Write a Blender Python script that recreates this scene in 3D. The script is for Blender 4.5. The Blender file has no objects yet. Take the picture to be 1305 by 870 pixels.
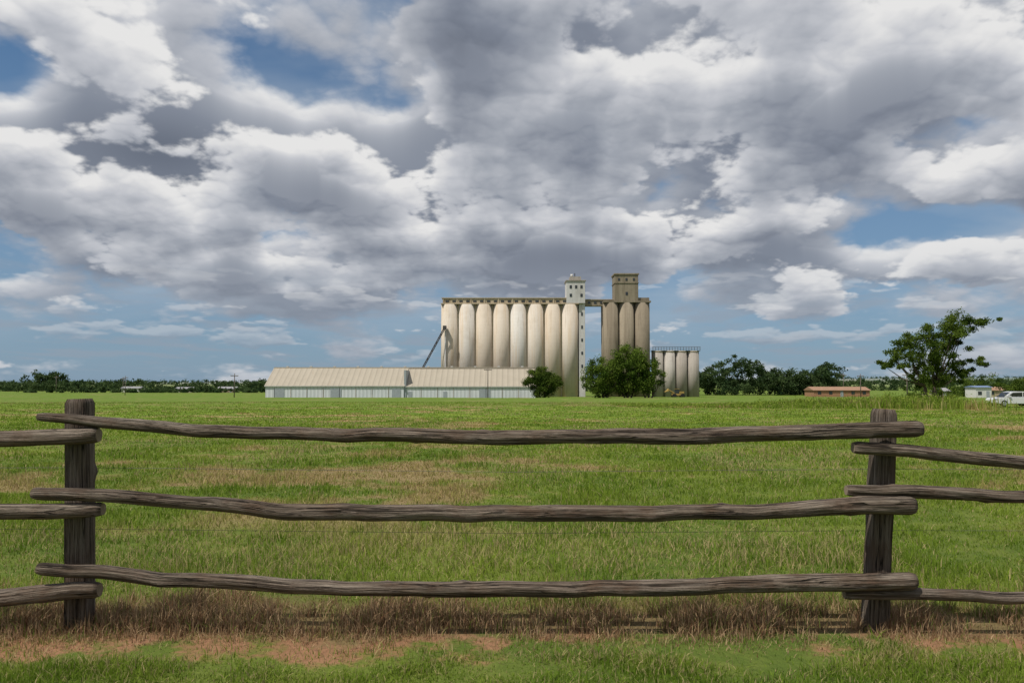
import bpy, bmesh, math, random
import numpy as np
from mathutils import Vector, Matrix
rng=np.random.default_rng(7); random.seed(7)
scene=bpy.context.scene
scene.view_settings.view_transform='Standard'
scene.view_settings.look='None'
scene.view_settings.exposure=0
COL=scene.collection

# ------------------------------------------------------------------ helpers
def link(ob,parent=None):
    COL.objects.link(ob)
    if parent: ob.parent=parent
    return ob
def empty(name):
    e=bpy.data.objects.new(name,None); e.empty_display_size=.5
    COL.objects.link(e); return e
def vnoise(x,y,seed=0):
    x=np.asarray(x,float); y=np.asarray(y,float)
    xi=np.floor(x); yi=np.floor(y); fx=x-xi; fy=y-yi
    fx=fx*fx*(3-2*fx); fy=fy*fy*(3-2*fy)
    def h(a,b):
        s=np.sin(a*127.1+b*311.7+seed*74.7)*43758.5453
        return s-np.floor(s)
    return (h(xi,yi)*(1-fx)+h(xi+1,yi)*fx)*(1-fy)+(h(xi,yi+1)*(1-fx)+h(xi+1,yi+1)*fx)*fy
def sstep(a,b,x):
    t=np.clip((np.asarray(x,float)-a)/(b-a),0,1); return t*t*(3-2*t)
def ground_z(x,y):
    x=np.asarray(x,float); y=np.asarray(y,float)
    z=-0.01*np.clip(y-5,0,280)
    H=14+24*sstep(-300,2500,x)+5*(vnoise(x/900+9,y/900,3)-.5)
    z=z+sstep(500,4200,y)*H
    z=z+0.05*(vnoise(x/3.1,y/2.3,1)-.5)*sstep(5.5,8,y)+0.35*(vnoise(x/30,y/24,2)-.5)*sstep(20,60,y)*(1-sstep(200,400,y))
    return z
def fast_mesh(name,v,loops,starts,mats,color=None,smooth=False):
    me=bpy.data.meshes.new(name)
    v=np.ascontiguousarray(v,dtype=np.float32)
    me.vertices.add(len(v)); me.vertices.foreach_set('co',v.ravel())
    me.loops.add(len(loops)); me.loops.foreach_set('vertex_index',np.asarray(loops,dtype=np.int32))
    me.polygons.add(len(starts)); me.polygons.foreach_set('loop_start',np.asarray(starts,dtype=np.int32))
    me.update(calc_edges=True)
    if smooth: me.polygons.foreach_set('use_smooth',np.ones(len(starts),dtype=bool))
    if color is not None:
        a=me.attributes.new('tint','FLOAT_COLOR','POINT')
        a.data.foreach_set('color',np.ascontiguousarray(color,dtype=np.float32).ravel())
    for m in mats: me.materials.append(m)
    return me
def box(name,x0,x1,y0,y1,z0,z1,mat,parent=None,bev=0.0):
    bm=bmesh.new(); bmesh.ops.create_cube(bm,size=1)
    for v in bm.verts:
        v.co=Vector(((x0+x1)/2+v.co.x*(x1-x0),(y0+y1)/2+v.co.y*(y1-y0),(z0+z1)/2+v.co.z*(z1-z0)))
    if bev>0: bmesh.ops.bevel(bm,geom=bm.edges[:],offset=bev,segments=2,affect='EDGES')
    me=bpy.data.meshes.new(name); bm.to_mesh(me); bm.free(); me.materials.append(mat)
    return link(bpy.data.objects.new(name,me),parent)
def cyl(name,x,y,z0,z1,r,mat,parent=None,seg=40,r2=None,axis='Z'):
    bm=bmesh.new()
    bmesh.ops.create_cone(bm,cap_ends=True,segments=seg,radius1=r,radius2=r if r2 is None else r2,depth=z1-z0)
    for f in bm.faces: f.smooth=len(f.verts)==4
    M=Matrix.Translation((x,y,(z0+z1)/2))
    if axis=='Y': M=Matrix.Translation((x,(z0+z1)/2,y))@Matrix.Rotation(math.pi/2,4,'X')
    bm.transform(M)
    me=bpy.data.meshes.new(name); bm.to_mesh(me); bm.free(); me.materials.append(mat)
    return link(bpy.data.objects.new(name,me),parent)
def prism(name,prof,y0,y1,mat,parent=None,bev=0):
    """profile in XZ extruded along Y"""
    bm=bmesh.new()
    a=[bm.verts.new((p[0],y0,p[1])) for p in prof]; b=[bm.verts.new((p[0],y1,p[1])) for p in prof]
    bm.faces.new(a); bm.faces.new(b[::-1])
    n=len(prof)
    for i in range(n): bm.faces.new((a[i],b[i],b[(i+1)%n],a[(i+1)%n]))
    bmesh.ops.recalc_face_normals(bm,faces=bm.faces[:])
    if bev>0: bmesh.ops.bevel(bm,geom=bm.edges[:],offset=bev,segments=2,affect='EDGES')
    me=bpy.data.meshes.new(name); bm.to_mesh(me); bm.free(); me.materials.append(mat)
    return link(bpy.data.objects.new(name,me),parent)
def prismX(name,prof,x0,x1,mat,parent=None):
    """profile in YZ extruded along X"""
    bm=bmesh.new()
    a=[bm.verts.new((x0,p[0],p[1])) for p in prof]; b=[bm.verts.new((x1,p[0],p[1])) for p in prof]
    bm.faces.new(a); bm.faces.new(b[::-1]); n=len(prof)
    for i in range(n): bm.faces.new((a[i],b[i],b[(i+1)%n],a[(i+1)%n]))
    bmesh.ops.recalc_face_normals(bm,faces=bm.faces[:])
    me=bpy.data.meshes.new(name); bm.to_mesh(me); bm.free(); me.materials.append(mat)
    return link(bpy.data.objects.new(name,me),parent)

# ------------------------------------------------------------------ node helpers
class NT:
    def __init__(s,nt): s.nt=nt; s.n=nt.nodes; s.l=nt.links
    def new(s,t,**k):
        nd=s.n.new(t)
        for a,b in k.items(): setattr(nd,a,b)
        return nd
    def put(s,sock,val):
        if isinstance(val,bpy.types.NodeSocket): s.l.new(val,sock)
        elif val is not None: sock.default_value=val
    def m(s,op,a,b=None,c=None,clamp=False):
        nd=s.new('ShaderNodeMath',operation=op,use_clamp=clamp)
        s.put(nd.inputs[0],a)
        if b is not None: s.put(nd.inputs[1],b)
        if c is not None: s.put(nd.inputs[2],c)
        return nd.outputs[0]
    def vm(s,op,a,b=None,c=None):
        nd=s.new('ShaderNodeVectorMath',operation=op)
        s.put(nd.inputs[0],a)
        if b is not None: s.put(nd.inputs[1],b)
        if c is not None: s.put(nd.inputs[2],c)
        return nd.outputs['Value'] if op in('DOT_PRODUCT','LENGTH','DISTANCE') else nd.outputs[0]
    def noise(s,vec,scale,detail=4,rough=.5,dim='3D',dist=0):
        nd=s.new('ShaderNodeTexNoise',noise_dimensions=dim)
        s.put(nd.inputs['Vector'],vec); s.put(nd.inputs['Scale'],scale)
        nd.inputs['Detail'].default_value=detail; nd.inputs['Roughness'].default_value=rough
        nd.inputs['Distortion'].default_value=dist
        return nd.outputs['Fac']
    def ss(s,x,a,b,lo=0.,hi=1.):
        nd=s.new('ShaderNodeMapRange',interpolation_type='SMOOTHSTEP')
        s.put(nd.inputs['Value'],x); nd.inputs['From Min'].default_value=a; nd.inputs['From Max'].default_value=b
        nd.inputs['To Min'].default_value=lo; nd.inputs['To Max'].default_value=hi
        return nd.outputs[0]
    def mix(s,f,a,b,blend='MIX'):
        nd=s.new('ShaderNodeMix',data_type='RGBA',blend_type=blend)
        s.put(nd.inputs[0],f)
        for k,v in((6,a),(7,b)):
            if isinstance(v,tuple): v=(*v[:3],1)
            s.put(nd.inputs[k],v)
        return nd.outputs[2]
    def comb(s,x,y,z):
        nd=s.new('ShaderNodeCombineXYZ')
        s.put(nd.inputs[0],x); s.put(nd.inputs[1],y); s.put(nd.inputs[2],z); return nd.outputs[0]
    def sep(s,v):
        nd=s.new('ShaderNodeSeparateXYZ'); s.put(nd.inputs[0],v); return nd.outputs
    def bump(s,h,st,d):
        nd=s.new('ShaderNodeBump'); s.put(nd.inputs['Height'],h)
        nd.inputs['Strength'].default_value=st; nd.inputs['Distance'].default_value=d; return nd.outputs[0]
    def pos(s): return s.new('ShaderNodeNewGeometry').outputs['Position']
def material(name):
    m=bpy.data.materials.new(name); m.use_nodes=True; m.node_tree.nodes.clear()
    t=NT(m.node_tree); out=t.new('ShaderNodeOutputMaterial'); return m,t,out
def principled(t,out,col,rough=.8,normal=None,metal=0,spec=.3):
    p=t.new('ShaderNodeBsdfPrincipled')
    if isinstance(col,tuple): col=(*col[:3],1)
    t.put(p.inputs['Base Color'],col); t.put(p.inputs['Roughness'],rough); p.inputs['Metallic'].default_value=metal
    p.inputs['Specular IOR Level'].default_value=spec
    if normal is not None: t.put(p.inputs['Normal'],normal)
    t.l.new(p.outputs[0],out.inputs[0]); return p
def simple(name,col,rough=.8,var=.15,scale=1.5,metal=0,spec=.3):
    m,t,out=material(name); ps=t.pos()
    n=t.noise(ps,scale,6,.6)
    c=t.mix(n,tuple(x*(1-var*1.6) for x in col),tuple(min(1,x*(1+var*1.6)) for x in col))
    principled(t,out,c,rough,None,metal,spec); return m

# ------------------------------------------------------------------ camera
cam=bpy.data.cameras.new('Camera'); cam.lens=28; cam.sensor_width=36; cam.clip_start=.05; cam.clip_end=30000
camo=link(bpy.data.objects.new('Camera',cam)); camo.location=(0,0,1.6)
camo.rotation_euler=(math.radians(90+3.1),0,0); scene.camera=camo

# ------------------------------------------------------------------ sun + sky
EL=math.radians(59); AZ=math.radians(232)      # azimuth clockwise from +Y
sv=Vector((math.sin(AZ)*math.cos(EL),math.cos(AZ)*math.cos(EL),math.sin(EL)))
sl=bpy.data.lights.new('sun','SUN'); sl.energy=4.4; sl.angle=math.radians(.6); sl.color=(1,.94,.85)
so=link(bpy.data.objects.new('sun',sl)); so.rotation_euler=sv.to_track_quat('Z','Y').to_euler(); so.location=(0,0,60)

def build_sky():
    """cumulus field for the world dome, computed procedurally over azimuth/elevation"""
    f4=np.float32
    NU,NV=2640,1100
    azd=np.linspace(-60,60,NU,dtype=f4)[None,:]; eld=np.linspace(0,50,NV,dtype=f4)[:,None]
    ar=np.radians(azd); er=np.radians(eld)
    DX=np.sin(ar)*np.cos(er); DY=np.cos(ar)*np.cos(er); DZ=np.sin(er)+0*ar
    def perlin(x,y,seed):
        r=np.random.default_rng(seed); a=r.uniform(0,6.2832,(256,256)).astype(f4); ca,sa=np.cos(a),np.sin(a)
        xi=np.floor(x).astype(np.int32); yi=np.floor(y).astype(np.int32); fx=x-xi; fy=y-yi
        x0=xi&255; x1=(xi+1)&255; y0=yi&255; y1=(yi+1)&255
        def g(a_,b_,u,v): return ca[a_,b_]*u+sa[a_,b_]*v
        u=fx*fx*fx*(fx*(fx*6-15)+10); v=fy*fy*fy*(fy*(fy*6-15)+10)
        n0=g(x0,y0,fx,fy); n1=g(x1,y0,fx-1,fy); n2=g(x0,y1,fx,fy-1); n3=g(x1,y1,fx-1,fy-1)
        a0=n0+u*(n1-n0); a1=n2+u*(n3-n2)
        return ((a0+v*(a1-a0))*1.4).astype(f4)
    def worley(x,y,seed):
        r=np.random.default_rng(seed); jx=r.uniform(.1,.9,(64,64)).astype(f4); jy=r.uniform(.1,.9,(64,64)).astype(f4)
        xi=np.floor(x).astype(np.int32); yi=np.floor(y).astype(np.int32); fx=x-xi; fy=y-yi
        best=np.full(x.shape,9,f4)
        for a in(-1,0,1):
            for b in(-1,0,1):
                i=(xi+a)&63; j=(yi+b)&63
                best=np.minimum(best,(a+jx[i,j]-fx)**2+(b+jy[i,j]-fy)**2)
        return best
    def fbm(x,y,seed,oc,rough=.5):
        s=0; a=1.; tot=0
        for o in range(oc):
            s=s+a*perlin(x,y,seed+o); tot+=a; a*=rough; x=x*2.03+17.3; y=y*2.03+9.1
        return s/tot
    def gb(lst):
        s=np.zeros((NV,NU),f4)
        for a,e,sa,se,amp in lst: s+=amp*np.exp(-((azd-a)/sa)**2-((eld-e)/se)**2)
        return s
    def sst(x,a,b):
        t=np.clip((x-a)/(b-a),0,1); return t*t*(3-2*t)
    def above(d,deg):
        k=math.exp(-(50/NV)/deg); o=np.zeros_like(d); s=np.zeros(NU,f4)
        for r in range(NV-1,-1,-1):
            o[r]=s; s=s*k+d[r]*(1-k)
        return o
    holes=gb([(-17.0,21.2,7.0,2.3,1.1),(-33.5,18.5,2.8,2.3,.95),(-34,8.4,5.0,2.6,.8),(24.5,9.6,2.8,2.0,.8),(31,10.0,4,1.0,.6),(-9,19.3,2.5,1.0,.45),(-26,25.4,2,1.2,.5),(30,15.6,5,1.0,.35)])
    cov=-.52*holes+gb([(29,12.5,3.0,1.5,.38),(28,8.0,5.5,1.2,.34),(-21.5,7.9,6,1.1,.34),(2,13,24,6,.20),(-26,14,9,4.5,.18),(24,21,10,4,.16),(-4,24,9,3,.15)])
    low=-.34*(1-sst(eld,3.4,7.6))
    def layer(off,off_z,scale,covk,thr,wid,seed):
        k=1/(DZ+off_z); x=DX*k*scale+off; y=DY*k*scale+off*.7
        base=fbm(x,y,seed,3,.45)
        wx=fbm(x*3,y*3,seed+50,3); wy=fbm(x*3+31,y*3+5,seed+60,3); X=x+wx*.09; Y=y+wy*.09
        p1=.36-worley(X*3.0,Y*3.0,seed+7); p2=.36-worley(X*7.1+3,Y*7.1,seed+8); p3=.36-worley(X*16+9,Y*16,seed+9)
        fine=fbm(x*9,y*9,seed+20,5,.55)
        nl=base*.85+p1*.24+p2*.13; d=nl+p3*.065+fine*.13+covk
        al=sst(d,thr,thr+wid)
        dd=np.clip((nl+p3*.05+fine*.06+covk-thr)*2.3,0,1)
        s1=above(dd,.4); s2=above(dd,1.3); big=above(dd,3.5)
        light=1.14-.52*s2-.42*big+.64*(dd-s1)
        return al,light
    V=gb([(-3,25.4,11,2.6,-.46),(-24,15.3,4.5,2.0,-.24),(6,9.2,13,1.6,-.18),(22,14.0,4,1.6,-.18),(-12,13.4,4.5,1.4,-.08),(26,22,8,2.5,.03),
          (-27,20.3,6,2.6,.14),(-2,15,4.5,1.5,.14),(-16.5,10.6,7,1.4,.12),(21.5,11.4,2.6,1.8,.14),(29,12.5,3.5,1.6,.2),(14,21,7,2.5,.10),(28,8,5.5,1.2,.1)])+.02
    stops=np.array([0,.25,.5,.75,1.]); cols=np.array([(.14,.16,.205),(.215,.24,.295),(.35,.375,.425),(.54,.555,.595),(.80,.795,.79)])
    def ramp(l):
        l=np.clip(l,0,1); return np.stack([np.interp(l,stops,cols[:,c]) for c in range(3)],-1).astype(f4)
    S={'RGB':np.broadcast_to(np.array((.40,.46,.54),f4),(NV,NU,3)).copy(),'A':np.zeros((NV,NU),f4)}
    def over(al,col):
        A=S['A']; na=al+A*(1-al)
        S['RGB']=(col*al[...,None]+S['RGB']*(A*(1-al))[...,None])/np.maximum(na,1e-4)[...,None]; S['A']=na
    hz=((1-sst(eld,1,11))*.5)
    def hazed(c): return c*(1-hz[...,None])+np.array((.33,.385,.465),f4)*hz[...,None]
    shp=(NV,NU,3)
    k=1/(DZ+.25)
    ve=fbm(DX*k*1.1+3,DY*k*1.6+8,5,6,.55)
    over(np.clip(.20+ve*.9-.40*holes,0,.6)*sst(eld,1,7),np.broadcast_to(np.array((.43,.49,.56),f4),shp))
    a1,l1=layer(3.7,.30,1.9,cov+low+.15,-.06,.30,100); over(a1*.95,hazed(ramp(l1*.86+V)))
    a2,l2=layer(11.2,.30,2.6,cov+low+.01,.02,.13,200); over(a2*.97,hazed(ramp(l2*.90+V)))
    k=1/(DZ+.06); x=DX*k*1.5+5; y=DY*k*.9+3
    n=fbm(x,y,300,6,.5); a3=sst(n,-.05,.35)*sst(eld,.3,2)*(1-sst(eld,6,9))
    over(a3*.55,np.broadcast_to(np.array((.29,.34,.41),f4),shp))
    x=azd*.20+0*eld; y=eld*.75+0*azd
    wx=fbm(x*2,y*2,320,3)
    n=fbm(x,y,310,5,.5)+(.3-worley(x*3+wx*.4,y*3+wx*.3,312))*.22+.08*np.exp(-((azd+25)/12)**2-((eld-5)/2)**2)
    a4=sst(n,.14,.27)*sst(eld,.9,2.2)*(1-sst(eld,6,8.5)); q=np.clip(n*2.2,0,1); l4=.8+1.0*(q-above(q,.3))-.35*above(q,.8)
    over(a4*.42,hazed(ramp(l4)))
    img=bpy.data.images.new('cloud_field',NU,NV,alpha=True,float_buffer=True); img.alpha_mode='CHANNEL_PACKED'
    img.colorspace_settings.name='Linear Rec.709'
    buf=np.ones((NV,NU,4),f4); buf[...,:3]=S['RGB']; buf[...,3]=S['A']
    img.pixels.foreach_set(buf.ravel()); img.update(); return img
img=build_sky()
w=bpy.data.worlds.new('World'); scene.world=w; w.use_nodes=True; nt=w.node_tree; nt.nodes.clear(); N=nt.nodes.new; L=nt.links.new
t=NT(nt)
out=N('ShaderNodeOutputWorld'); tc=N('ShaderNodeTexCoord'); sp=N('ShaderNodeSeparateXYZ'); L(tc.outputs['Generated'],sp.inputs[0])
azn=t.m('ARCTAN2',sp.outputs[0],sp.outputs[1]); eln=t.m('ARCSINE',sp.outputs[2])
u=t.m('MULTIPLY_ADD',azn,57.2958/120,.5); v=t.m('MULTIPLY',t.m('MAXIMUM',eln,0.0),57.2958/50)
ti=N('ShaderNodeTexImage'); ti.image=img; ti.extension='MIRROR'; ti.interpolation='Linear'; L(t.comb(u,v,0.0),ti.inputs[0])
sky=N('ShaderNodeTexSky'); sky.sky_type='NISHITA'; sky.sun_disc=False; sky.sun_elevation=EL; sky.sun_rotation=AZ
sky.altitude=400; sky.dust_density=.6; sky.ozone_density=2.0
b1=N('ShaderNodeBackground'); L(t.mix(1.0,sky.outputs[0],(.68,1.0,1.18),'MULTIPLY'),b1.inputs[0]); b1.inputs[1].default_value=.068
bh=N('ShaderNodeBackground'); bh.inputs[0].default_value=(.225,.315,.44,1)
mr=N('ShaderNodeMapRange'); L(eln,mr.inputs[0]); mr.inputs[1].default_value=0; mr.inputs[2].default_value=.42; mr.inputs[3].default_value=.8; mr.inputs[4].default_value=.05
m1=N('ShaderNodeMixShader'); L(mr.outputs[0],m1.inputs[0]); L(b1.outputs[0],m1.inputs[1]); L(bh.outputs[0],m1.inputs[2])
b2=N('ShaderNodeBackground'); L(ti.outputs[0],b2.inputs[0])
m2=N('ShaderNodeMixShader'); L(ti.outputs[1],m2.inputs[0]); L(m1.outputs[0],m2.inputs[1]); L(b2.outputs[0],m2.inputs[2]); L(m2.outputs[0],out.inputs[0])

# ------------------------------------------------------------------ field colours
def field_color(t,blade=False):
    ps=t.pos(); x,y,z=t.sep(ps)[:]
    xy=t.comb(x,y,0.)
    big=t.noise(xy,.06,3,.6,'2D'); mid=t.noise(xy,.35,4,.6,'2D'); fine=t.noise(xy,2.2,4,.65,'2D')
    c=t.mix(t.ss(mid,.35,.65),(.085,.160,.014),(.170,.240,.028))
    c=t.mix(t.ss(fine,.42,.68,0,.55),c,(.215,.265,.048))
    band=t.m('MULTIPLY',t.ss(y,10,15),t.ss(y,19,34,1,0))
    dn=t.m('MULTIPLY_ADD',band,.05,t.m('MULTIPLY_ADD',fine,.20,t.m('MULTIPLY_ADD',mid,.5,t.m('MULTIPLY',big,.5))))
    dry=t.m('MULTIPLY',t.ss(dn,.645,.73),t.ss(y,7,11))
    c=t.mix(t.m('MULTIPLY',dry,.9),c,(.37,.25,.14))
    edge=t.m('MULTIPLY_ADD',t.m('SUBTRACT',fine,.5),.9,t.m('MULTIPLY_ADD',t.m('SUBTRACT',mid,.5),1.2,y))
    strip=t.m('MULTIPLY',t.ss(edge,4.95,5.15),t.ss(edge,5.7,6.2,1,0))
    c=t.mix(t.m('MULTIPLY',strip,.9),c,t.mix(fine,(.14,.078,.04),(.31,.20,.115)))
    return c,strip,edge,mid,fine,y
gm,t,out=material('meadow_ground')
c,strip,edge,mid,fine,y=field_color(t)
soil=t.m('MULTIPLY',t.ss(edge,4.68,4.88),t.ss(edge,5.1,5.4,1,0))
soil=t.m('MULTIPLY',soil,t.ss(t.m('MULTIPLY_ADD',fine,.5,t.m('MULTIPLY',mid,.5)),.43,.53,0,.95))
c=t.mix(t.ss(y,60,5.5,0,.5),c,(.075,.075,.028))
c=t.mix(t.ss(y,45,160,0,.55),c,(.080,.130,.022))
c=t.mix(soil,c,t.mix(fine,(.18,.085,.045),(.32,.18,.105)))
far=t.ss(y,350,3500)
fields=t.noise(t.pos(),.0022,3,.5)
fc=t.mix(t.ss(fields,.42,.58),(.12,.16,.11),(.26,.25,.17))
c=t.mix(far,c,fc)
c=t.mix(t.ss(y,800,5000,0,.5),c,(.16,.22,.27))  # bluish aerial haze painted into the ground colour, growing with distance
bp=t.bump(t.noise(t.pos(),14,4,.7),.8,.05)
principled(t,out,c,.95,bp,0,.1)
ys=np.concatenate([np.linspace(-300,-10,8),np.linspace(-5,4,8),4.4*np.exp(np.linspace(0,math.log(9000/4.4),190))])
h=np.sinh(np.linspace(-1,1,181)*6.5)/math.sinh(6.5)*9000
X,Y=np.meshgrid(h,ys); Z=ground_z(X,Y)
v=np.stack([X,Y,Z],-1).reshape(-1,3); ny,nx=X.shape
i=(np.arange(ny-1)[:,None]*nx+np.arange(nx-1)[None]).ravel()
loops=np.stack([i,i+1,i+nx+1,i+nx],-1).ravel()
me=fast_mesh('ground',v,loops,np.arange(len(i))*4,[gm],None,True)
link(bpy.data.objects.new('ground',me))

# grass materials
def leafmat(name,build,transl=.3):
    m,t,out=material(name); c=build(t)
    d=t.new('ShaderNodeBsdfDiffuse'); tr=t.new('ShaderNodeBsdfTranslucent'); mx=t.new('ShaderNodeMixShader')
    t.put(d.inputs[0],c); t.put(tr.inputs[0],c); mx.inputs[0].default_value=transl
    t.l.new(d.outputs[0],mx.inputs[1]); t.l.new(tr.outputs[0],mx.inputs[2]); t.l.new(mx.outputs[0],out.inputs[0]); return m
def tint(t):
    a=t.new('ShaderNodeAttribute'); a.attribute_name='tint'; s=t.new('ShaderNodeSeparateColor'); t.l.new(a.outputs['Color'],s.inputs[0]); return s
def bl(t):
    s=tint(t)
    c=field_color(t,True)[0]
    c=t.mix(t.m('MULTIPLY',s.outputs[0],.55),c,(.25,.33,.048))
    return t.mix(s.outputs[1],c,(.45,.36,.19))
m_blade=leafmat('grass_blades',bl,.42)
def bd(t):
    s=tint(t)
    c=t.mix(s.outputs[0],(.16,.08,.042),(.48,.35,.21))
    return t.mix(s.outputs[1],c,(.13,.20,.03))
m_dead=leafmat('dry_grass',bd,.3)
def blades(x,y,hgt,wid,lean=.35):
    n=len(x); z=ground_z(x,y)-.01
    a=rng.uniform(0,2*np.pi,n); ca,sa=np.cos(a),np.sin(a)
    b=rng.uniform(0,2*np.pi,n); L=rng.normal(0,lean,n)*hgt
    lx,ly=np.cos(b)*L,np.sin(b)*L
    V=np.zeros((n,5,3))
    for k,(s,hf,wf) in enumerate([(-1,0,1),(1,0,1),(-1,.55,.8),(1,.55,.8),(0,1,0)]):
        V[:,k,0]=x+s*wf*wid*.5*ca+lx*hf**1.8; V[:,k,1]=y+s*wf*wid*.5*sa+ly*hf**1.8
        V[:,k,2]=z+hgt*hf*(1-.25*np.minimum(np.abs(L/hgt),1.5)*hf)
    base=np.arange(n)[:,None]*5
    loops=(base+np.array([0,1,3,2,2,3,4])[None]).ravel()
    starts=(np.arange(n)[:,None]*7+np.array([0,4])[None]).ravel()
    return V.reshape(-1,3),loops,starts
def grass(name,x,y,hgt,wid,dry,mat,lean=.35):
    V,l,s=blades(x,y,hgt,wid,lean); n=len(x)
    C=np.ones((n,5,4)); C[:,:,0]=rng.uniform(0,1,n)[:,None]; C[:,:,1]=dry[:,None]
    link(bpy.data.objects.new(name,fast_mesh(name,V,l,s,[mat],C.reshape(-1,4))))
# mown verge
n=130000
y=rng.uniform(3.3,5.15,n); x=rng.uniform(-1,1,n)*(y*.85)
keep=rng.uniform(0,1,n)<(1-.85*sstep(4.6,4.95,y+ .8*(vnoise(x*1.3,y*3,5)-.5)))*(.45+.55*sstep(.25,.6,vnoise(x*2.2,y*2.2,8)))
x,y=x[keep],y[keep]; n=len(x)
grass('lawn_grass',x,y,rng.uniform(.02,.07,n)*(.35+1.2*vnoise(x*3.5,y*3.5,4)),rng.uniform(.003,.008,n),(rng.uniform(0,1,n)<.15+.35*sstep(4.4,4.9,y))*.8,m_blade,.8)
# dry strip under the fence
n=64000
y=rng.triangular(4.75,5.4,6.3,n); x=rng.uniform(-1,1,n)*5.2
cl=vnoise(x*2.3,y*1.5,11)*.6+vnoise(x*7,y*6,12)*.4
keep=rng.uniform(0,1,n)<sstep(.2,.6,cl)+.12; x,y,cl=x[keep],y[keep],cl[keep]; n=len(x)
grass('dry_grass_strip',x,y,(.03+.27*cl**1.4)*rng.uniform(.4,1.25,n)*(.2+.8*sstep(4.98,5.3,y)),rng.uniform(.003,.007,n),(rng.uniform(0,1,n)<.12+.5*sstep(.55,.75,vnoise(x*1.1,y,14)))*.85,m_dead,.6)
# meadow
n=430000
y=5.6*np.exp(rng.uniform(0,1,n)**.95*math.log(130/5.6)); x=rng.uniform(-1,1,n)*(y*.78+.8)
cl=vnoise(x*.9,y*.9,21)*.45+vnoise(x*3.1,y*3.1,22)*.55
hh=(.025+.17*cl**1.7)*rng.uniform(.5,1.3,n)*(.55+.45*sstep(5.6,7,y))*(1-.2*sstep(30,100,y))
dry=(rng.uniform(0,1,n)<.07+.35*sstep(.5,.75,vnoise(x*.35,y*.25,25)))*.85
grass('meadow_grass',x,y,hh,rng.uniform(.0006,.0013,n)*y+.001,dry,m_blade,.7)

# ------------------------------------------------------------------ wooden fence
def wood(name,dark=1.0):
    m,t,out=material(name)
    uv=t.new('ShaderNodeUVMap').outputs[0]
    def mp(sx,sy): return t.vm('MULTIPLY',uv,(sx,sy,1))
    g1=t.noise(mp(2.0,70),1,6,.6,dist=.5); g2=t.noise(mp(1.2,14),1,5,.6,dist=.8); g3=t.noise(mp(5,220),1,3,.6)
    ck=t.noise(mp(1.1,44),1,3,.5,dist=.7); ck2=t.noise(mp(.6,24),1,2,.5,dist=1.2)
    pt=t.noise(t.pos(),4.5,4,.6)
    k=dark
    c=t.mix(t.ss(g1,.32,.68),(.080*k,.056*k,.040*k),(.225*k,.180*k,.142*k))
    c=t.mix(t.ss(g2,.44,.70,0,.65),c,(.33*k,.28*k,.23*k))
    c=t.mix(t.ss(pt,.46,.72,0,.6),c,(.115*k,.068*k,.042*k))
    c=t.mix(t.ss(g3,.5,.8,0,.4),c,(.06*k,.042*k,.03*k))
    crack=t.m('MULTIPLY',t.ss(t.m('ABSOLUTE',t.m('SUBTRACT',ck,.5)),.0,.026,1,0),t.ss(g2,.35,.55,1,.25))
    crack=t.m('MAXIMUM',crack,t.ss(t.m('ABSOLUTE',t.m('SUBTRACT',ck2,.47)),.004,.014,1,0))
    c=t.mix(t.m('MULTIPLY',crack,.9),c,(.014,.010,.007))
    hh=t.m('ADD',t.m('MULTIPLY',g1,1.2),t.m('MULTIPLY',g3,.6)); hh=t.m('MULTIPLY_ADD',crack,-1.5,hh)
    principled(t,out,c,.88,t.bump(hh,1.0,.016),0,.2); return m
m_rail=wood('weathered_rail_wood'); m_post=wood('weathered_post_wood',.78)
m_end,t,out=material('cut_wood_end'); principled(t,out,t.mix(t.noise(t.pos(),60,5,.7),(.10,.075,.05),(.34,.27,.20)),.9)
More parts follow.
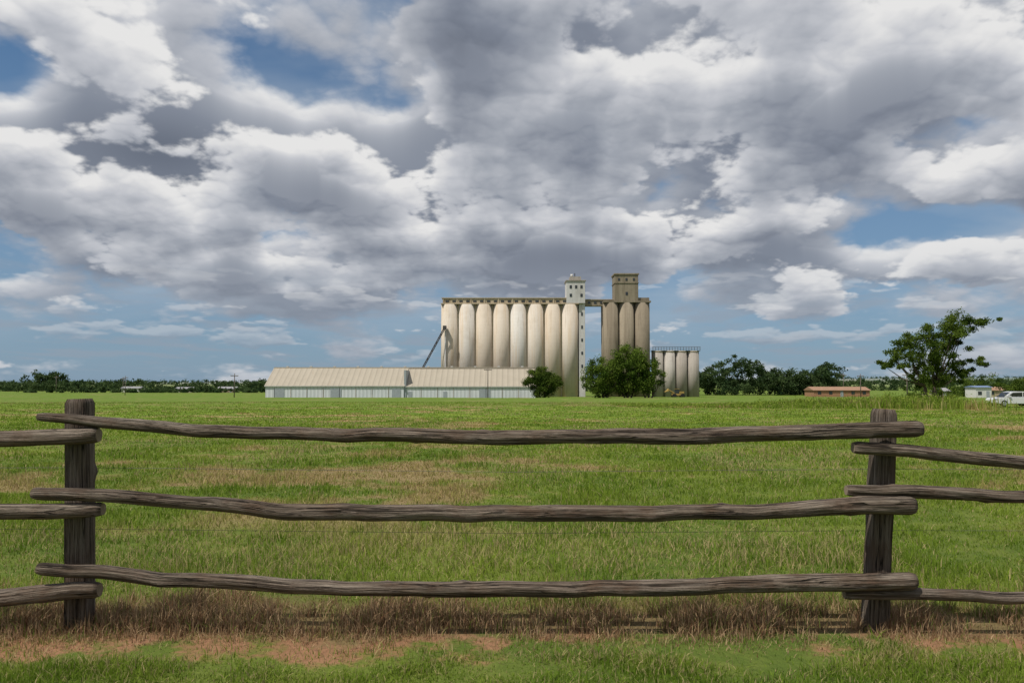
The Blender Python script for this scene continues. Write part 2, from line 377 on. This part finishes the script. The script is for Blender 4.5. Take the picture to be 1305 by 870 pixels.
def tube(name,pts,rad,mat,parent,sides=20,step=.03,amp=.1,sq=0,seed=0,endmat=None):
    P=np.array(pts,float); seg=np.r_[0,np.cumsum(np.linalg.norm(np.diff(P,axis=0),axis=1))]
    L=seg[-1]; N=max(3,int(L/step)); s=np.linspace(0,L,N)
    def cr_(vals):
        q=np.interp(s,seg,vals)
        kk=max(1,int(.18/step)); ker=np.hanning(2*kk+1); ker/=ker.sum()
        if N<=2*kk+2: return q
        pad=np.r_[2*q[0]-q[1:kk+1][::-1],q,2*q[-1]-q[-kk-1:-1][::-1]]
        return np.convolve(pad,ker,'valid')
    C=np.stack([cr_(P[:,k]) for k in range(3)],-1); R=np.interp(s,seg,rad)
    if not sq:
        C[:,2]+=.018*(vnoise(s*1.7,s*0+seed,seed)-.5)+.012*(vnoise(s*5,s*0+seed,seed+9)-.5); C[:,1]+=.02*(vnoise(s*1.3,s*0+3,seed)-.5)
    T=np.gradient(C,axis=0); T/=np.linalg.norm(T,axis=1)[:,None]
    ref=np.array([0,0,1.]) if abs(T[0,2])<.9 else np.array([0,1.,0])
    A=np.cross(T,ref); A/=np.linalg.norm(A,axis=1)[:,None]; B=np.cross(A,T)
    th=np.linspace(0,2*np.pi,sides,endpoint=False)
    TH,S=np.meshgrid(th,s)
    wob=1+amp*1.6*(vnoise(np.cos(TH)*1.3+S*2.2,np.sin(TH)*1.3+S*.9,seed+1)-.5)+amp*1.2*(vnoise(np.cos(TH)*4+50,np.sin(TH)*4+S*6,seed+2)-.5)
    wob+= -amp*2.4*np.clip(vnoise(TH*3.4+7,S*1.1,seed+4)-.6,0,1)*np.clip(np.minimum(TH,6.283-TH)*2,0,1)
    for _ in range(max(1,int(L*1.6)) if not sq else 2):   # knots
        ks,kt=rng.uniform(0,L),rng.uniform(0,6.28)
        dth=np.minimum(np.abs(TH-kt),6.283-np.abs(TH-kt))
        wob+=.22*np.exp(-((S-ks)/.035)**2-(dth/.4)**2)
    if sq: wob=wob*(1/np.maximum(np.abs(np.cos(TH)),np.abs(np.sin(TH)))**.75)*.92
    RR=R[:,None]*wob
    e_=np.minimum(S,L-S); RR=RR*(1-.18*np.exp(-(e_/.012)))
    V=C[:,None]+RR[...,None]*(np.cos(TH)[...,None]*A[:,None]+np.sin(TH)[...,None]*B[:,None])
    bm=bmesh.new(); uvl=bm.loops.layers.uv.new('UVMap')
    vs=[[bm.verts.new(V[i_,j]) for j in range(sides)] for i_ in range(N)]
    circ=2*np.pi*float(np.mean(R))
    for i_ in range(N-1):
        for j in range(sides):
            j2=(j+1)%sides
            f=bm.faces.new((vs[i_][j],vs[i_][j2],vs[i_+1][j2],vs[i_+1][j])); f.smooth=True
            for lp,(a,b) in zip(f.loops,((i_,j),(i_,j+1),(i_+1,j+1),(i_+1,j))): lp[uvl].uv=(s[a]+seed*3.3,b/sides*circ+seed)
    f=bm.faces.new(vs[0][::-1]); f.material_index=1; f=bm.faces.new(vs[-1]); f.material_index=1
    bmesh.ops.recalc_face_normals(bm,faces=bm.faces[:])
    me=bpy.data.meshes.new(name); bm.to_mesh(me); bm.free(); me.materials.append(mat); me.materials.append(endmat or m_end)
    return link(bpy.data.objects.new(name,me),parent)
def at(bx,by,d):
    """metres at distance d from sight-line measurements"""
    u=(bx-652.5)/1015; v=(435-by)/1015; k=.9985-.0541*v
    return (d*u/k,d,1.6+d*(.0541+v*.9985)/k)
fence=empty('wooden_rail_fence'); px=5.17/1015
R1=[at(a,b,5.17) for a,b in((48,532),(120,537),(200,543),(260,548),(400,552),(600,557),(700,556),(900,553),(1050,550),(1175,547))]
tube('rail_1',R1,[.6*9*px,7*px,7.5*px,8*px,8.5*px,9*px,9*px,10*px,10*px,10*px],m_rail,fence,sides=32,seed=1)
R2=[at(a,b,5.17) for a,b in((42,627),(130,632),(250,642),(330,649),(420,652),(600,655),(800,655),(1000,650),(1090,645),(1165,645))]
tube('rail_2',R2,[7.5*px,8.5*px,9*px,9.5*px,10*px,10*px,10*px,10*px,11*px,11*px],m_rail,fence,sides=32,seed=2)
R3=[at(a,b,5.17) for a,b in((50,721),(120,728),(200,738),(300,741),(400,748),(550,752),(750,751),(900,749),(980,743),(1060,741),(1167,739))]
tube('rail_3',R3,[8*px,8.5*px,8.5*px,9*px,9*px,9.5*px,10*px,10*px,11*px,11*px,11*px],m_rail,fence,sides=32,seed=3)
for k,(pp,rr) in enumerate([([(-420,570),(-150,562),(0,559),(60,556),(126,555)],[9,9,10,10,10]),
    ([(-420,655),(-150,650),(0,651),(60,650),(132,650)],[10,10,10,10,9]),
    ([(-420,800),(-150,775),(0,763),(60,757),(128,750)],[10,10,11,11,10]),
    ([(1086,569),(1160,574),(1305,592),(1700,615)],[8,8,8.5,9]),
    ([(1078,625),(1180,628),(1305,635),(1700,640)],[7.5,8,8,9]),
    ([(1076,757),(1180,757),(1305,762),(1700,775)],[7,7,7.5,9])]):
    tube('rail_%d'%(k+4),[at(a,b,5.18 if k<3 else 5.19) for a,b in pp],[r*px for r in rr],m_rail,fence,sides=32,seed=10+k)
pl=at(102,803,5.33); pt_=at(102,508,5.33)
tube('post_1',[(pl[0]-.01,5.33,-.4),(pl[0],5.33,0),(pt_[0]+.0,5.33,pt_[2])],[.08,.08,.08],m_post,fence,sides=40,amp=.05,sq=1,seed=31)
pr=at(1115,798,5.33); pq=at(1126,521,5.33)
tube('post_2',[(pr[0]-.02,5.33,-.4),(pr[0],5.33,0),(pq[0],5.33,pq[2])],[.078,.078,.074],m_post,fence,sides=40,amp=.05,sq=1,seed=32)
tube('post_3',[(-8.2,5.5,-.4),(-8.2,5.5,1.5)],[.08,.08],m_post,fence,sides=32,amp=.05,sq=1,seed=33)
tube('post_4',[(7.9,5.45,-.4),(7.9,5.45,1.35)],[.08,.08],m_post,fence,sides=32,amp=.05,sq=1,seed=34)
m_wire=simple('wire_steel',(.12,.11,.10),.6)
for k,(z,dz_) in enumerate(((.62,.0),(1.03,.01))):
    tube('wire_%d'%(k+1),[(-8.2,5.43,z),(-2.85,5.43,z+.01),(0,5.43,z-.02),(2.45,5.43,z),(7.9,5.43,z-.01)],[.0014]*5,m_wire,fence,sides=5,step=.2,amp=0,sq=1,seed=41,endmat=m_wire)

# ------------------------------------------------------------------ grain elevators
def concrete(name,a,b,stain,amt=.6,period=None,x0=0.):
    m,t,out=material(name); ps=t.pos(); x,y,z=t.sep(ps)[:]
    st=t.noise(t.comb(x,y,t.m('MULTIPLY',z,.05)),.45,5,.65)
    bl_=t.noise(ps,.16,4,.6); f=t.noise(ps,1.2,5,.7)
    c=t.mix(f,a,b)
    if period:   # each silo weathered differently
        idx=t.m('FLOOR',t.m('DIVIDE',t.m('SUBTRACT',x,x0),period))
        wn=t.new('ShaderNodeTexWhiteNoise',noise_dimensions='1D'); t.put(wn.inputs['W'],idx)
        c=t.mix(t.m('MULTIPLY',wn.outputs['Value'],.55),c,stain)
    c=t.mix(t.m('MULTIPLY',t.ss(st,.46,.66),amt),c,stain)
    c=t.mix(t.ss(bl_,.5,.75,0,.30),c,tuple(k*.62 for k in stain))
    gm_=t.noise(t.comb(x,y,t.m('MULTIPLY',z,.06)),1.7,5,.75)
    c=t.mix(t.ss(gm_,.52,.72,0,.6),c,tuple(k*.55 for k in stain))
    fl=t.m('FRACT',t.m('MULTIPLY',z,.8)); ln=t.m('LESS_THAN',fl,.05)
    c=t.mix(t.m('MULTIPLY',ln,.12),c,tuple(k*.5 for k in stain))
    principled(t,out,c,.85,t.bump(f,.3,.05),0,.2); return m
m_white=concrete('whitewashed_concrete',(.50,.475,.44),(.62,.595,.555),(.50,.39,.265),.7,6.1,-25.2)
m_white2=concrete('white_tower_concrete',(.50,.495,.49),(.61,.60,.60),(.40,.365,.33),.3)
m_cream=concrete('cream_concrete',(.42,.35,.25),(.50,.425,.315),(.28,.205,.125),.6)
m_tan=concrete('tan_concrete',(.25,.212,.158),(.33,.285,.215),(.15,.12,.085),.6,5.5,32.1)
m_grey=concrete('grey_concrete',(.38,.355,.32),(.47,.44,.40),(.23,.195,.16),.6,4.2,49.6)
m_win=simple('dark_window_glass',(.03,.035,.04),.25,.2,1,0,.6)
m_steel=simple('dark_steel',(.06,.055,.055),.6)
m_roofslab=simple('roof_slab',(.38,.335,.27),.9,.15)
ge=empty('grain_elevator')
for row in range(2):
    for i in range(8):
        cyl('silo_%d'%(row*8+i+1),-22.15+6.1*i,283+6.1*row,-4,30.0,3.04,m_white,ge,56)
        if i<7: box('silo_web_%d'%(row*8+i+1),-22.15+6.1*i+2.2,-22.15+6.1*i+3.9,281.9+6.1*row,283.6+6.1*row,-4,29.9,m_cream,ge)
box('deck_slab',-25.2,23.6,280.4,292.3,30.01,30.35,m_cream,ge,.03)
box('gallery',-24.6,20.6,281.4,290.8,30.35,32.1,m_cream,ge)
box('gallery_roof',-25.0,20.6,281.1,291.3,32.1,32.42,m_roofslab,ge,.03)
for i in range(18): box('gallery_window_%d'%(i+1),-23.6+2.45*i,-22.4+2.45*i,281.3,281.45,30.8,31.4,m_win,ge)
for i in range(10): box('gallery_pilaster_%d'%(i+1),-24.55+4.9*i,-24.2+4.9*i,281.2,281.4,30.35,32.1,m_cream,ge)
box('headhouse',19.3,25.9,280.6,288.5,30.36,38.2,m_white2,ge,.04)
box('headhouse_roof',19.0,26.2,280.3,288.8,38.2,38.55,m_grey,ge,.03)
box('penthouse',20.6,24.6,282,287,38.55,40.0,m_grey,ge,.03)
box('vent_mast',22.3,22.6,283,283.3,40.0,41.3,m_steel,ge)
cyl('vent_hood',21.4,283.5,40.0,41.0,.5,m_white2,ge,16)
box('stair_tower',23.72,25.9,281.5,287,-4,30.34,m_white2,ge,.04)
for i in range(6):
    box('stair_window_%d'%(i+1),24.5,25.1,281.42,281.52,3+4.6*i,4.1+4.6*i,m_win,ge)
for i,(xx,zz) in enumerate(((20.4,35.6),(22.3,35.6),(24.2,35.6),(20.4,32.6),(24.2,32.6))):
    box('headhouse_window_%d'%(i+1),xx,xx+.8,280.52,280.62,zz,zz+1.1,m_win,ge)
box('bridge_gallery',25.92,36.2,282.6,286,29.6,31.7,m_tan,ge,.02)
box('bridge_roof',25.92,36.2,282.3,286.3,31.7,31.95,m_roofslab,ge)
for i in range(4): box('bridge_window_%d'%(i+1),27+2.2*i,27.9+2.2*i,282.53,282.63,30.3,31.1,m_win,ge)
def strut(name,a,b,r,mat,parent,seg=8):
    a=Vector(a); b=Vector(b); d=b-a
    bm=bmesh.new(); bmesh.ops.create_cone(bm,cap_ends=True,segments=seg,radius1=r,radius2=r,depth=d.length)
    bm.transform(Matrix.Translation((a+b)/2)@d.to_track_quat('Z','Y').to_matrix().to_4x4())
    me=bpy.data.meshes.new(name); bm.to_mesh(me); bm.free(); me.materials.append(mat)
    return link(bpy.data.objects.new(name,me),parent)
A0=Vector((-34.4,278,1.0)); B0=Vector((-23.6,278,21.0))
for k,o in enumerate(((0,0,0),(0,0,.9),(0,.9,0),(0,.9,.9))):
    strut('conveyor_chord_%d'%(k+1),A0+Vector(o),B0+Vector(o),.12,m_steel,ge)
for k in range(14):
    p=A0.lerp(B0,k/14); q=A0.lerp(B0,(k+1)/14)
    strut('conveyor_brace_%d'%(k+1),p+Vector((0,0,.9 if k%2 else 0)),q+Vector((0,0,0 if k%2 else .9)),.06,m_steel,ge,6)
box('conveyor_head',-24.2,-23.0,277.6,279.7,20.8,22.2,m_steel,ge,.05)
strut('downspout',(-23.4,279.6,20.6),(-23.4,279.6,-3),.28,m_white2,ge,12)

g2=empty('grain_elevator')
for row in range(2):
    for i in range(3): cyl('silo_%d'%(row*3+i+1),34.9+5.5*i,281+5.5*row,-4,30.4,2.76,m_tan,g2,48)
box('deck_slab',32.1,48.8,278.3,289.4,30.41,31.0,m_tan,g2,.03)
box('headhouse',36.2,44.4,278.6,286.5,31.0,40.2,m_tan,g2,.05)
box('headhouse_roof',35.9,44.7,278.3,286.8,40.2,40.7,m_tan,g2,.03)
box('headhouse_ledge',36.0,44.6,278.4,286.7,37.2,37.45,m_tan,g2)
box('side_gallery',44.42,48.4,279.5,286,31.0,32.2,m_tan,g2)
for i in range(3):
    box('headhouse_window_%d'%(i+1),37.3+2.6*i,38.0+2.6*i,278.5,278.62,38.1,39.0,m_win,g2)
box('headhouse_window_4',39.9,40.7,278.5,278.62,33,34.1,m_win,g2)
g3=empty('concrete_storage_silos')
for i in range(4):
    cyl('silo_%d'%(i+1),51.7+4.2*i,283,-4,13.0,2.1,m_grey,g3,40)
    cyl('silo_cap_%d'%(i+1),51.7+4.2*i,283,13.0,13.5,2.15,m_roofslab,g3,40)
for i in range(18): box('rail_stanchion_%d'%(i+1),49.7+i*.98,49.82+i*.98,281,281.12,13.5,14.8,m_steel,g3)
box('walkway_rail_top',49.6,66.6,281,281.12,14.8,14.95,m_steel,g3); box('walkway_rail_mid',49.6,66.6,281.01,281.11,14.15,14.25,m_steel,g3)
box('walkway',49.6,66.6,281.2,284.5,13.52,13.66,m_steel,g3)

# ------------------------------------------------------------------ long storage shed
def metal(name,a,b,axis=0,sc=1.2,rust=(.35,.22,.12),ra=.25):
    m,t,out=material(name); ps=t.pos(); xyz=t.sep(ps)
    rib=t.m('SINE',t.m('MULTIPLY',xyz[axis],6.283/sc))
    n=t.noise(ps,.25,5,.6); st=t.noise(t.vm('MULTIPLY',ps,(1.2,.15,.15)),1,5,.6)
    c=t.mix(n,a,b); c=t.mix(t.ss(rib,.55,1,0,.3),c,tuple(k*.5 for k in a)); c=t.mix(t.ss(st,.58,.8,0,ra),c,rust)
    principled(t,out,c,.6,t.bump(rib,.5,.05),0,.3); return m
m_wall=metal('white_metal_siding',(.50,.53,.57),(.66,.68,.71)); m_roof=metal('tan_metal_roof',(.31,.275,.215),(.40,.355,.285),0,1.8)
m_door=simple('grey_door',(.30,.33,.36),.6)
shed=empty('grain_storage_shed')
def shedpart(tag,x0,x1,yf,yb,ze,zr,over):
    ym=(yf+yb)/2
    box('walls_'+tag,x0,x1,yf,yb,-3.6,ze,m_wall,shed)
    prismX('gable_'+tag,[(yf+.02,ze+.005),(yb-.02,ze+.005),(ym,zr-.2)],x0+.02,x1-.02,m_wall,shed)
    k=(zr-ze)/(ym-yf)
    for s,nm in((1,'front'),(-1,'back')):
        e=yf-over if s==1 else yb+over
        prismX('roof_%s_%s'%(nm,tag),[(e,ze-over*k+.06),(ym-s*.01,zr+.06),(ym-s*.01,zr+.26),(e,ze-over*k+.26)],x0-.3,x1+.3,m_roof,shed)
    box('eave_trim_'+tag,x0-.3,x1+.3,yf-over-.12,yf-over-.01,ze-over*k-.02,ze-over*k+.2,m_white2,shed)
shedpart('west',-78.8,-34.6,255,275,1.15,7.0,.25)
shedpart('east',-33.9,7.5,255.6,274.6,1.0,6.85,.25)
box('ridge_cap',-79,7.6,264.6,265.4,7.05,7.4,m_roofslab,shed)
for i in range(11): box('ridge_vent_%d'%(i+1),-75+7.8*i,-74.2+7.8*i,264.6,265.4,7.4,7.75,m_white2,shed,.03)
box('link_wall',-34.58,-33.92,255.3,274.8,-3.6,6.2,m_door,shed)
for i,(a,b,h_) in enumerate(((-76,-72.8,.2),(-58,-54.5,.2),(-38.4,-35.6,.1),(-33.2,-32,-.6),(-10.5,-7,.1),(-22,-20.8,-.6))):
    box('door_%d'%(i+1),a,b,254.9 if a<-34 else 255.5,255.3 if a<-34 else 255.9,-3.2,h_,m_door,shed)
for i in range(16):
    xx=-76+5.2*i
    if xx<6: box('wall_post_%d'%(i+1),xx,xx+.16,(254.9 if xx<-34.6 else 255.5),(255.1 if xx<-34.6 else 255.7),-3.2,.6,m_grey,shed)

# ------------------------------------------------------------------ trees
def leafm(name,a,b):
    def f(t):
        return t.mix(tint(t).outputs[0],a,b)
    return leafmat(name,f,.35)
m_leaf=leafm('tree_foliage',(.030,.058,.010),(.12,.17,.030))
m_leaf2=leafm('bright_foliage',(.042,.082,.013),(.16,.225,.038))
m_leaf3=leafm('distant_foliage',(.028,.054,.022),(.085,.125,.048))  # leaf colours shifted towards blue to paint in haze on far trees
m_weed=leafm('weed_foliage',(.11,.18,.022),(.27,.34,.06))
m_bark=simple('tree_bark',(.085,.065,.05),.95,.3,6)
def leaves(C,R,per,size,shell=.5):
    n=len(C); T=n*per
    d=rng.normal(0,1,(T,3)); d/=np.linalg.norm(d,axis=1)[:,None]
    r=rng.uniform(0,1,T)**shell*(.75+.5*rng.uniform(0,1,T))
    c=np.repeat(C,per,0)+d*r[:,None]*np.repeat(R,per,0)
    a=rng.normal(0,1,(T,3)); a/=np.linalg.norm(a,axis=1)[:,None]; b=np.cross(a,rng.normal(0,1,(T,3))); b/=np.linalg.norm(b,axis=1)[:,None]
    s=size*rng.uniform(.6,1.4,T)[:,None]
    V=np.stack([c-a*s,c-b*s*.5,c+a*s,c+b*s*.5],1)
    tn=np.repeat(rng.uniform(0,.8,n),per)+rng.uniform(-.2,.35,T)
    Cc=np.ones((T,4,4)); Cc[:,:,0]=np.clip(tn,0,1)[:,None]
    return V.reshape(-1,3),Cc.reshape(-1,4)
def leafobj(name,V,C,mat,parent=None):
    n=len(V)//4
    return link(bpy.data.objects.new(name,fast_mesh(name,V,np.arange(n*4),np.arange(n)*4,[mat],C)),parent)
def limb(name,pts,rad,parent):
    tube(name,pts,rad,m_bark,parent,sides=9,step=.35,amp=.12,sq=1,seed=int(rng.integers(99)),endmat=m_bark)
def tree(name,x,y,clumps,trunk_r,per,size,mat,stems=1,shell=.6,fork_h=None,every=1):
    T=empty(name); g=float(ground_z(x,y)); clumps=np.array(clumps,float)
    fork=[]
    zmin=(clumps[:,2]-clumps[:,4]).min()
    fz=g+(fork_h or max(.8,(zmin-g)*.9+.3))
    for s in range(stems):
        ox=(s-(stems-1)/2)*.9
        limb('trunk_%d'%(s+1),[(x+ox,y,g-.3),(x+ox*1.2+.1,y,(g+fz)/2),(x+ox*1.5,y,fz)],[trunk_r,trunk_r*.8,trunk_r*.62],T)
        fork.append(np.array([x+ox*1.5,y,fz]))
    k=0
    for c in clumps[::every]:
        f=min(fork,key=lambda q:abs(q[0]-c[0])); e_=c[:3]
        midp=f*.5+e_*.5+np.array([rng.normal(0,.25),rng.normal(0,.25),-.06*np.linalg.norm(e_-f)])
        k+=1; limb('limb_%d'%k,[f,midp,e_],[trunk_r*.45,trunk_r*.26,trunk_r*.08],T)
    V,C=leaves(clumps[:,:3],clumps[:,[3,3,4]],per,size,shell)
    leafobj('crown',V,C,mat,T); return T
def rand_clumps(x,y,g,H,W,n,rc,bottom=.12,flat=.8):
    out=[]
    while len(out)<n:
        p=rng.uniform(-1,1,3)
        if (p**2).sum()>1 or (p**2).sum()<.12: continue
        zc=g+H*(bottom+(1-bottom)*(p[2]*.5+.5)*.93)
        rr=rc*rng.uniform(.55,1.25)
        out.append((x+p[0]*(W/2-rr*.6),y+p[1]*(W/2-rr)*.8,zc-rr*.3,rr,rr*flat))
    return out
G=lambda x,y: float(ground_z(x,y))
tree('broadleaf_tree',8.8,235,rand_clumps(8.8,235,G(8.8,235),10.2,12.8,85,1.5,.04,.8),.22,190,.22,m_leaf,2,every=3)
def two(x,y,W,H,n): tree('broadleaf_tree',x,y,rand_clumps(x,y,G(x,y),H,W,n,1.8,.04,.85),.35,170,.26,m_leaf2,3,every=4)
two(27,236,15,14.0,75); two(34.5,238,15,18.2,100); two(40.5,237,11,13.5,55)
# spreading tree at right: leaning umbrella crown on forked trunk
TX,TY=57.6,110.
cl=[]
def cp(px_,py_,r,fz=.6):
    r=r*.75
    return ((px_-652.5)/1015*TY,TY+rng.normal(0,1.8),1.6+(490-py_)/1015*TY,r,r*fz)
for q in [(1205,411,1.9),(1222,408,1.9),(1240,412,1.4),(1190,418,2.0),(1212,424,2.0),(1232,424,1.5),(1172,427,1.9),(1160,437,1.8),(1147,444,1.7),(1139,453,1.5),(1130,461,1.3),
          (1178,442,2.0),(1195,438,2.0),(1210,438,1.9),(1165,454,1.8),(1183,456,1.9),(1200,456,1.7),(1152,464,1.2),(1232,466,1.3),(1226,473,1.5),(1217,480,1.3),(1175,470,1.6),(1190,472,1.7),(1207,468,1.5),
          (1168,482,1.2),(1198,485,1.5),(1184,488,1.5),(1241,462,.8),(1126,466,.8),(1247,412,.8),(1218,418,1.9),(1200,428,2.0),(1185,432,2.0),(1188,463,1.7),(1192,448,1.9),(1215,447,1.3),(1222,436,1.4)]:
    for _ in range(4): cl.append(cp(q[0]+rng.normal(0,4.5),q[1]+rng.normal(0,3.0),q[2]*rng.uniform(.5,.95),.66))
tree('broadleaf_tree',TX,TY,cl,.34,210,.14,m_leaf,2,.7,fork_h=2.4,every=6)
def mass(name,segs,mat,size,per):
    Cs=[];Rs=[]
    for (x0,x1,y0,y1,n,h0,h1,rc) in segs:
        for _ in range(n):
            x=rng.uniform(x0,x1); y=rng.uniform(y0,y1); g=G(x,y)
            H=h0+(h1-h0)*float(vnoise(x/(rc*5),y/90,33))*rng.uniform(.75,1.1)
            z=g+H*rng.uniform(0,1)**.7
            r=rc*rng.uniform(.6,1.2); Cs.append((x,y,max(z-r*.5,g+r*.3))); Rs.append((r,r,r*.75))
    V,C=leaves(np.array(Cs),np.array(Rs),per,size,.6); leafobj(name,V,C,mat)
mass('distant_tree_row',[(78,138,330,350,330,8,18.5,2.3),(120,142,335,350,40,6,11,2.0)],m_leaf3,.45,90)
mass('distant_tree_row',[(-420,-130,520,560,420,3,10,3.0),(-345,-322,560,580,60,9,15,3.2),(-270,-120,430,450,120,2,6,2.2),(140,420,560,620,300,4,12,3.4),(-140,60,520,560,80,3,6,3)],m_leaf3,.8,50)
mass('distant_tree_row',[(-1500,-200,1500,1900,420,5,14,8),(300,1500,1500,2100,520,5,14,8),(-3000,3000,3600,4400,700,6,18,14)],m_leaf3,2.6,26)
mass('roadside_trees',[(104,112,200,205,16,3,6,1.2),(128,137,205,210,40,3,9,1.6),(136,150,275,285,40,2,8,1.6),(160,185,285,295,60,3,9,1.8)],m_leaf,.25,110)

# ------------------------------------------------------------------ tall weeds along the field edge
n=24000
tt=rng.uniform(0,1,n); x=13+33*tt+rng.normal(0,.6,n); y=94-9*tt+rng.normal(0,1,n)*(3+2*tt)
hm=(.30+.85*sstep(.3,.75,tt)+.6*sstep(.8,.93,tt)*(1-sstep(.95,1,tt)))*(.3+1.05*vnoise(x/2.0,y/2.5,51))
hgt=hm*rng.uniform(.5,1.15,n)
grass('roadside_weeds',x,y,hgt,rng.uniform(.04,.1,n),(rng.uniform(0,1,n)<.15)*.6,m_blade,.3)
k=rng.uniform(0,1,n)<.06; xs,ys_,hs=x[k],y[k],hgt[k]
Cn=np.stack([xs,ys_,ground_z(xs,ys_)+hs*.75],-1); Rn=np.stack([.35+0*xs,.35+0*xs,.12+hs*.35],-1)
Vv,Cc=leaves(Cn,Rn,16,.09,.6); leafobj('weed_leaves',Vv,Cc,m_weed)

# ------------------------------------------------------------------ small things near the horizon
m_pole=simple('pole_wood',(.12,.10,.085),.9)
def pole(x,y,h,arm=True):
    p=empty('utility_pole'); g=G(x,y)
    cyl('pole',x,y,g-.3,g+h,.16,m_pole,p,10,.11)
    if arm:
        box('crossarm',x-1.2,x+1.2,y-.25,y-.12,g+h-.9,g+h-.7,m_pole,p)
        for i,o in enumerate((-1.1,-.5,.5,1.1)): cyl('insulator_%d'%i,x+o,y-.18,g+h-.7,g+h-.45,.07,m_grey,p,8)
for a in((-87,250,7.5),(-160,330,8),(-240,420,9),(-195,400,8),(-7.5,248,9.5),(104,210,7),(133,320,9),(175,330,9),(118,270,8)): pole(*a)
def house(name,x,y,wd,dp,h,rf,wallm,roofm,doors=1):
    o=empty(name); g=G(x,y)-.3
    box('walls',x-wd/2,x+wd/2,y-dp/2,y+dp/2,g,g+h,wallm,o)
    prismX('roof',[(y-dp/2-.4,g+h+.005),(y+dp/2+.4,g+h+.005),(y,g+h+rf)],x-wd/2-.4,x+wd/2+.4,roofm,o)
    n=max(2,int(wd/4))
    for i in range(n):
        cx=x-wd/2+wd*(i+.5)/n
        if i==n//2: box('door',cx-.5,cx+.5,y-dp/2-.06,y-dp/2+.05,g+.3,g+2.4,m_door,o)
        else: box('window_%d'%i,cx-.6,cx+.6,y-dp/2-.06,y-dp/2+.05,g+1.2,g+2.3,m_win,o)
m_brick=simple('orange_brick',(.32,.17,.10),.9,.2,3); m_rr=simple('brown_roof',(.28,.17,.11),.9,.2,1)
m_wh=simple('white_paint',(.6,.6,.58),.6,.05); m_bl=simple('blue_metal',(.14,.20,.34),.5,.1); m_gr=simple('grey_roof',(.25,.25,.26),.8)
house('brick_building',118,290,20,9,2.6,1.3,m_brick,m_rr)
house('metal_building',-228,480,11,7,2.6,1.0,m_wh,m_gr)
house('metal_building',-186,455,9,7,2.4,1.0,m_grey,m_gr)
house('farm_house',-160,450,10,7,2.4,1.2,m_cream,m_gr)
house('metal_building',149,255,5,6,3.6,.5,m_wh,m_bl)
house('farm_house',157,262,7,8,2.6,1.2,m_cream,m_rr)
house('farm_house',139,262,6,6,2.4,1.1,m_tan,m_gr)

m_yel=simple('yellow_paint',(.33,.23,.07),.7,.25); m_rub=simple('tyre_rubber',(.02,.02,.02),.9)
ld=empty('front_end_loader'); lx,ly=57.5,276.; lg=G(lx,ly)-.3
box('chassis',lx-2.2,lx+1.6,ly-.8,ly+.8,lg+.8,lg+1.5,m_yel,ld,.08); box('engine_hood',lx+.2,lx+2.0,ly-.7,ly+.7,lg+1.5,lg+2.2,m_yel,ld,.1)
box('cab',lx-1.1,lx+.18,ly-.7,ly+.7,lg+1.52,lg+3.0,m_win,ld,.06); box('cab_roof',lx-1.2,lx+.3,ly-.8,ly+.8,lg+3.0,lg+3.15,m_yel,ld,.03)
for i,(a,b) in enumerate(((-1.5,-1),(1.3,-1),(-1.5,1),(1.3,1))): cyl('wheel_%d'%(i+1),lx+a,lg+.75,ly+b-.25,ly+b+.25,.75,m_rub,ld,24,None,'Y')
strut('boom',(lx-1.4,ly-.6,lg+1.6),(lx-3.6,ly-.6,lg+2.9),.16,m_yel,ld); strut('boom_2',(lx-1.4,ly+.6,lg+1.6),(lx-3.6,ly+.6,lg+2.9),.16,m_yel,ld)
prism('bucket',[(lx-3.5,lg+3.2),(lx-3.5,lg+2.3),(lx-4.7,lg+2.1),(lx-4.0,lg+2.5)],ly-1.3,ly+1.3,m_yel,ld)

# parked SUV at right
m_car,t,out=material('white_car_paint'); p=principled(t,out,(.62,.63,.65),.25,None,0,.5); p.inputs['Coat Weight'].default_value=.6
m_glass=simple('tinted_glass',(.015,.018,.02),.08,.1,1,0,.8); m_rim=simple('alloy_rim',(.45,.45,.46),.35,.1,2,.8); m_red=simple('tail_light',(.4,.02,.02),.3)
car=empty('parked_car'); cx,cy=50.9,85.; cg=G(cx,cy)+.1
def cpz(p): return [(cx+a,cg+b) for a,b in p]
prism('body',cpz([(0.05,.38),(.0,.72),(.12,.88),(1.15,1.0),(4.75,1.02),(4.82,.6),(4.75,.36),(4.2,.30),(.5,.30)]),cy-.9,cy+.9,m_car,car,.05)
prism('greenhouse',cpz([(1.05,1.0),(1.75,1.52),(2.3,1.6),(4.3,1.58),(4.62,1.45),(4.72,1.0)]),cy-.76,cy+.76,m_car,car,.05)
prism('side_windows',cpz([(1.45,1.06),(1.95,1.46),(2.95,1.5),(2.95,1.06)]),cy-.775,cy+.775,m_glass,car)
prism('rear_side_windows',cpz([(3.05,1.06),(3.05,1.5),(4.25,1.47),(4.5,1.06)]),cy-.775,cy+.775,m_glass,car)
prism('windshield',cpz([(1.06,1.03),(1.09,1.01),(1.74,1.50),(1.71,1.52)]),cy-.66,cy+.66,m_glass,car)
for i,(a,b) in enumerate(((.95,-1),(3.85,-1),(.95,1),(3.85,1))):
    cyl('tyre_%d'%(i+1),cx+a,cg+.34,cy+b*.83-.11,cy+b*.83+.11,.34,m_rub,car,28,None,'Y'); cyl('rim_%d'%(i+1),cx+a,cg+.34,cy+b*.85-.115,cy+b*.85+.115,.21,m_rim,car,20,None,'Y')
box('headlight',cx+.0,cx+.35,cy-.91,cy-.6,cg+.7,cg+.84,m_rim,car,.02); box('tail_light',cx+4.6,cx+4.84,cy-.91,cy-.7,cg+.75,cg+1.0,m_red,car,.02)
box('mirror',cx+1.45,cx+1.65,cy-1.05,cy-.9,cg+1.02,cg+1.15,m_car,car,.02)
